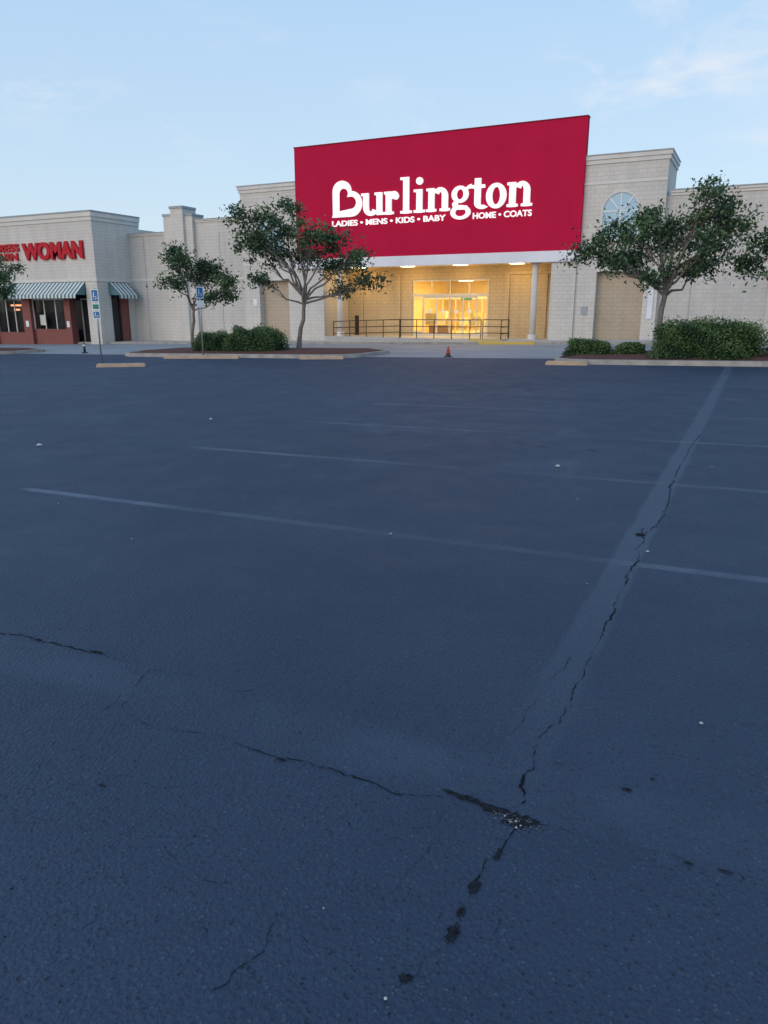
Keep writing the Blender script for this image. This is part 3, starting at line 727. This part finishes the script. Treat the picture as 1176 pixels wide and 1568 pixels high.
# ------------------------------------------------------------ shrubs
def shrub(x,y,wx,wy,h,seed,m='hedge',n=2600,box=.35,ls=.075,name="shrub",z0=.16):
    random.seed(seed);par=empty(name);c=Vector((x,y,g(x,y)+z0))
    co=B("dark_core",par);lf=B("foliage",par)  # first mesh is a dark core shell under the leaf layer, no stalks modelled
    q=2+5*box
    fr=[(random.uniform(2,5),random.uniform(2,5),random.uniform(2,5),random.uniform(0,6.3),random.uniform(.03,.06)) for _ in range(5)]
    def surf(d,s=1):
        r=(abs(d.x)**q+abs(d.y)**q+abs(d.z)**q)**(-1/q)
        p=d*r
        k=1+sum(a*math.sin(f1*p.x*wx*.7+f2*p.y*wy*.7+f3*p.z+o) for f1,f2,f3,o,a in fr)
        return Vector((wx/2*p.x*k*s,wy/2*p.y*k*s,h*p.z*k*s))
    U,V=22,8
    def dd(i,j):
        a=2*math.pi*i/U;b=math.pi/2*j/V;return Vector((math.cos(a)*math.cos(b),math.sin(a)*math.cos(b),math.sin(b)))
    for i in range(U):
        for j in range(V):
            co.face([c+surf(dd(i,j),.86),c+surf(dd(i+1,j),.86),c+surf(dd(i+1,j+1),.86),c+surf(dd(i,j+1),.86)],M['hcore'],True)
    for i in range(n):
        while True:
            v=Vector((random.uniform(-1,1)*wx/2,random.uniform(-1,1)*wy/2,random.uniform(0,1)*h))
            u=Vector((v.x/(wx/2),v.y/(wy/2),v.z/h))
            if max(abs(u.x),abs(u.y),u.z)>.80: break
        s=random.uniform(.86,1.03)+(random.uniform(.03,.14) if random.random()<.10 else 0)
        p=c+surf(u.normalized(),s)
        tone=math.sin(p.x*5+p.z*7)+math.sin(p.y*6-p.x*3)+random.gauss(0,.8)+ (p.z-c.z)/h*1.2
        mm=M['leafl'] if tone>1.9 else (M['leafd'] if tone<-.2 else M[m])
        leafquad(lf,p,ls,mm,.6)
    co.done();lf.done();return par
shrub(-21.3,26.4,1.5,1.4,.80,1,n=4000)
shrub(-19.1,26.5,2.5,1.8,.98,2,n=8000)
shrub(-1.35,24.85,2.9,1.8,1.02,3,n=16000,box=.5,ls=.07,name="hedge")
shrub(2.1,25.1,3.2,1.9,.85,4,n=11000,box=.5,ls=.07,name="hedge")
shrub(6.2,25.2,3.4,1.9,1.1,6,n=7000,box=.5,ls=.08,name="hedge")
shrub(-5.0,25.7,1.5,1.2,.50,7,n=3600);shrub(-3.7,25.9,.9,.9,.38,8,n=2000)
shrub(-37.5,26.8,2.0,1.4,.8,9,n=2500)
# ------------------------------------------------------------ camera
cd=bpy.data.cameras.new("camera");cd.sensor_width=36;cd.sensor_fit='AUTO';cd.lens=1131.7/1568*36;cd.clip_end=6000
co=bpy.data.objects.new("camera",cd);scene.collection.objects.link(co)
co.location=(0,0,1.6);co.rotation_euler=(R(90-15.248),0,PSI);scene.camera=co
# ------------------------------------------------------------ sky
SE,SR=R(12),R(195)
wd=bpy.data.worlds.new("World");scene.world=wd;wd.use_nodes=True;nt=wd.node_tree;h=N(nt)
bg=nt.nodes["Background"]
sk=h.n("ShaderNodeTexSky",sky_type='NISHITA');sk.sun_disc=False;sk.sun_elevation=SE;sk.sun_rotation=SR;sk.air_density=1.0;sk.dust_density=.6;sk.ozone_density=1.5
tc=h.n("ShaderNodeTexCoord").outputs["Generated"]
sp=h.n("ShaderNodeSeparateXYZ");h.l(tc,sp.inputs[0])
el=h.ramp(sp.outputs[2],0.0,.5)
veil=h.mix(h.m('POWER',el,.75),(6.3,7.3,8.0),(3.5,5.7,8.4))
c=h.mix(.80,sk.outputs[0],veil)
mp=h.n("ShaderNodeMapping");h.l(tc,mp.inputs[0]);mp.inputs["Scale"].default_value=(1,1,2.6)
lo=h.ramp(h.noise(mp.outputs[0],2.2,3,.5),.45,.62)
cl1=h.m('MULTIPLY',h.ramp(h.noise(mp.outputs[0],6.5,7,.62,.4),.50,.74,0,.75),lo)
c=h.mix(cl1,c,(7.0,7.1,7.5))
h.l(c,bg.inputs[0]);bg.inputs[1].default_value=.125
sl_=bpy.data.lights.new("sun",'SUN');sl_.energy=1.8;sl_.angle=R(60);sl_.color=(1,.80,.63)
so=bpy.data.objects.new("sun",sl_);scene.collection.objects.link(so)
d=Vector((math.sin(SR)*math.cos(SE),math.cos(SR)*math.cos(SE),math.sin(SE)))
so.rotation_euler=d.to_track_quat('Z','Y').to_euler()
scene.view_settings.view_transform='Standard';scene.view_settings.look='None';scene.view_settings.exposure=0
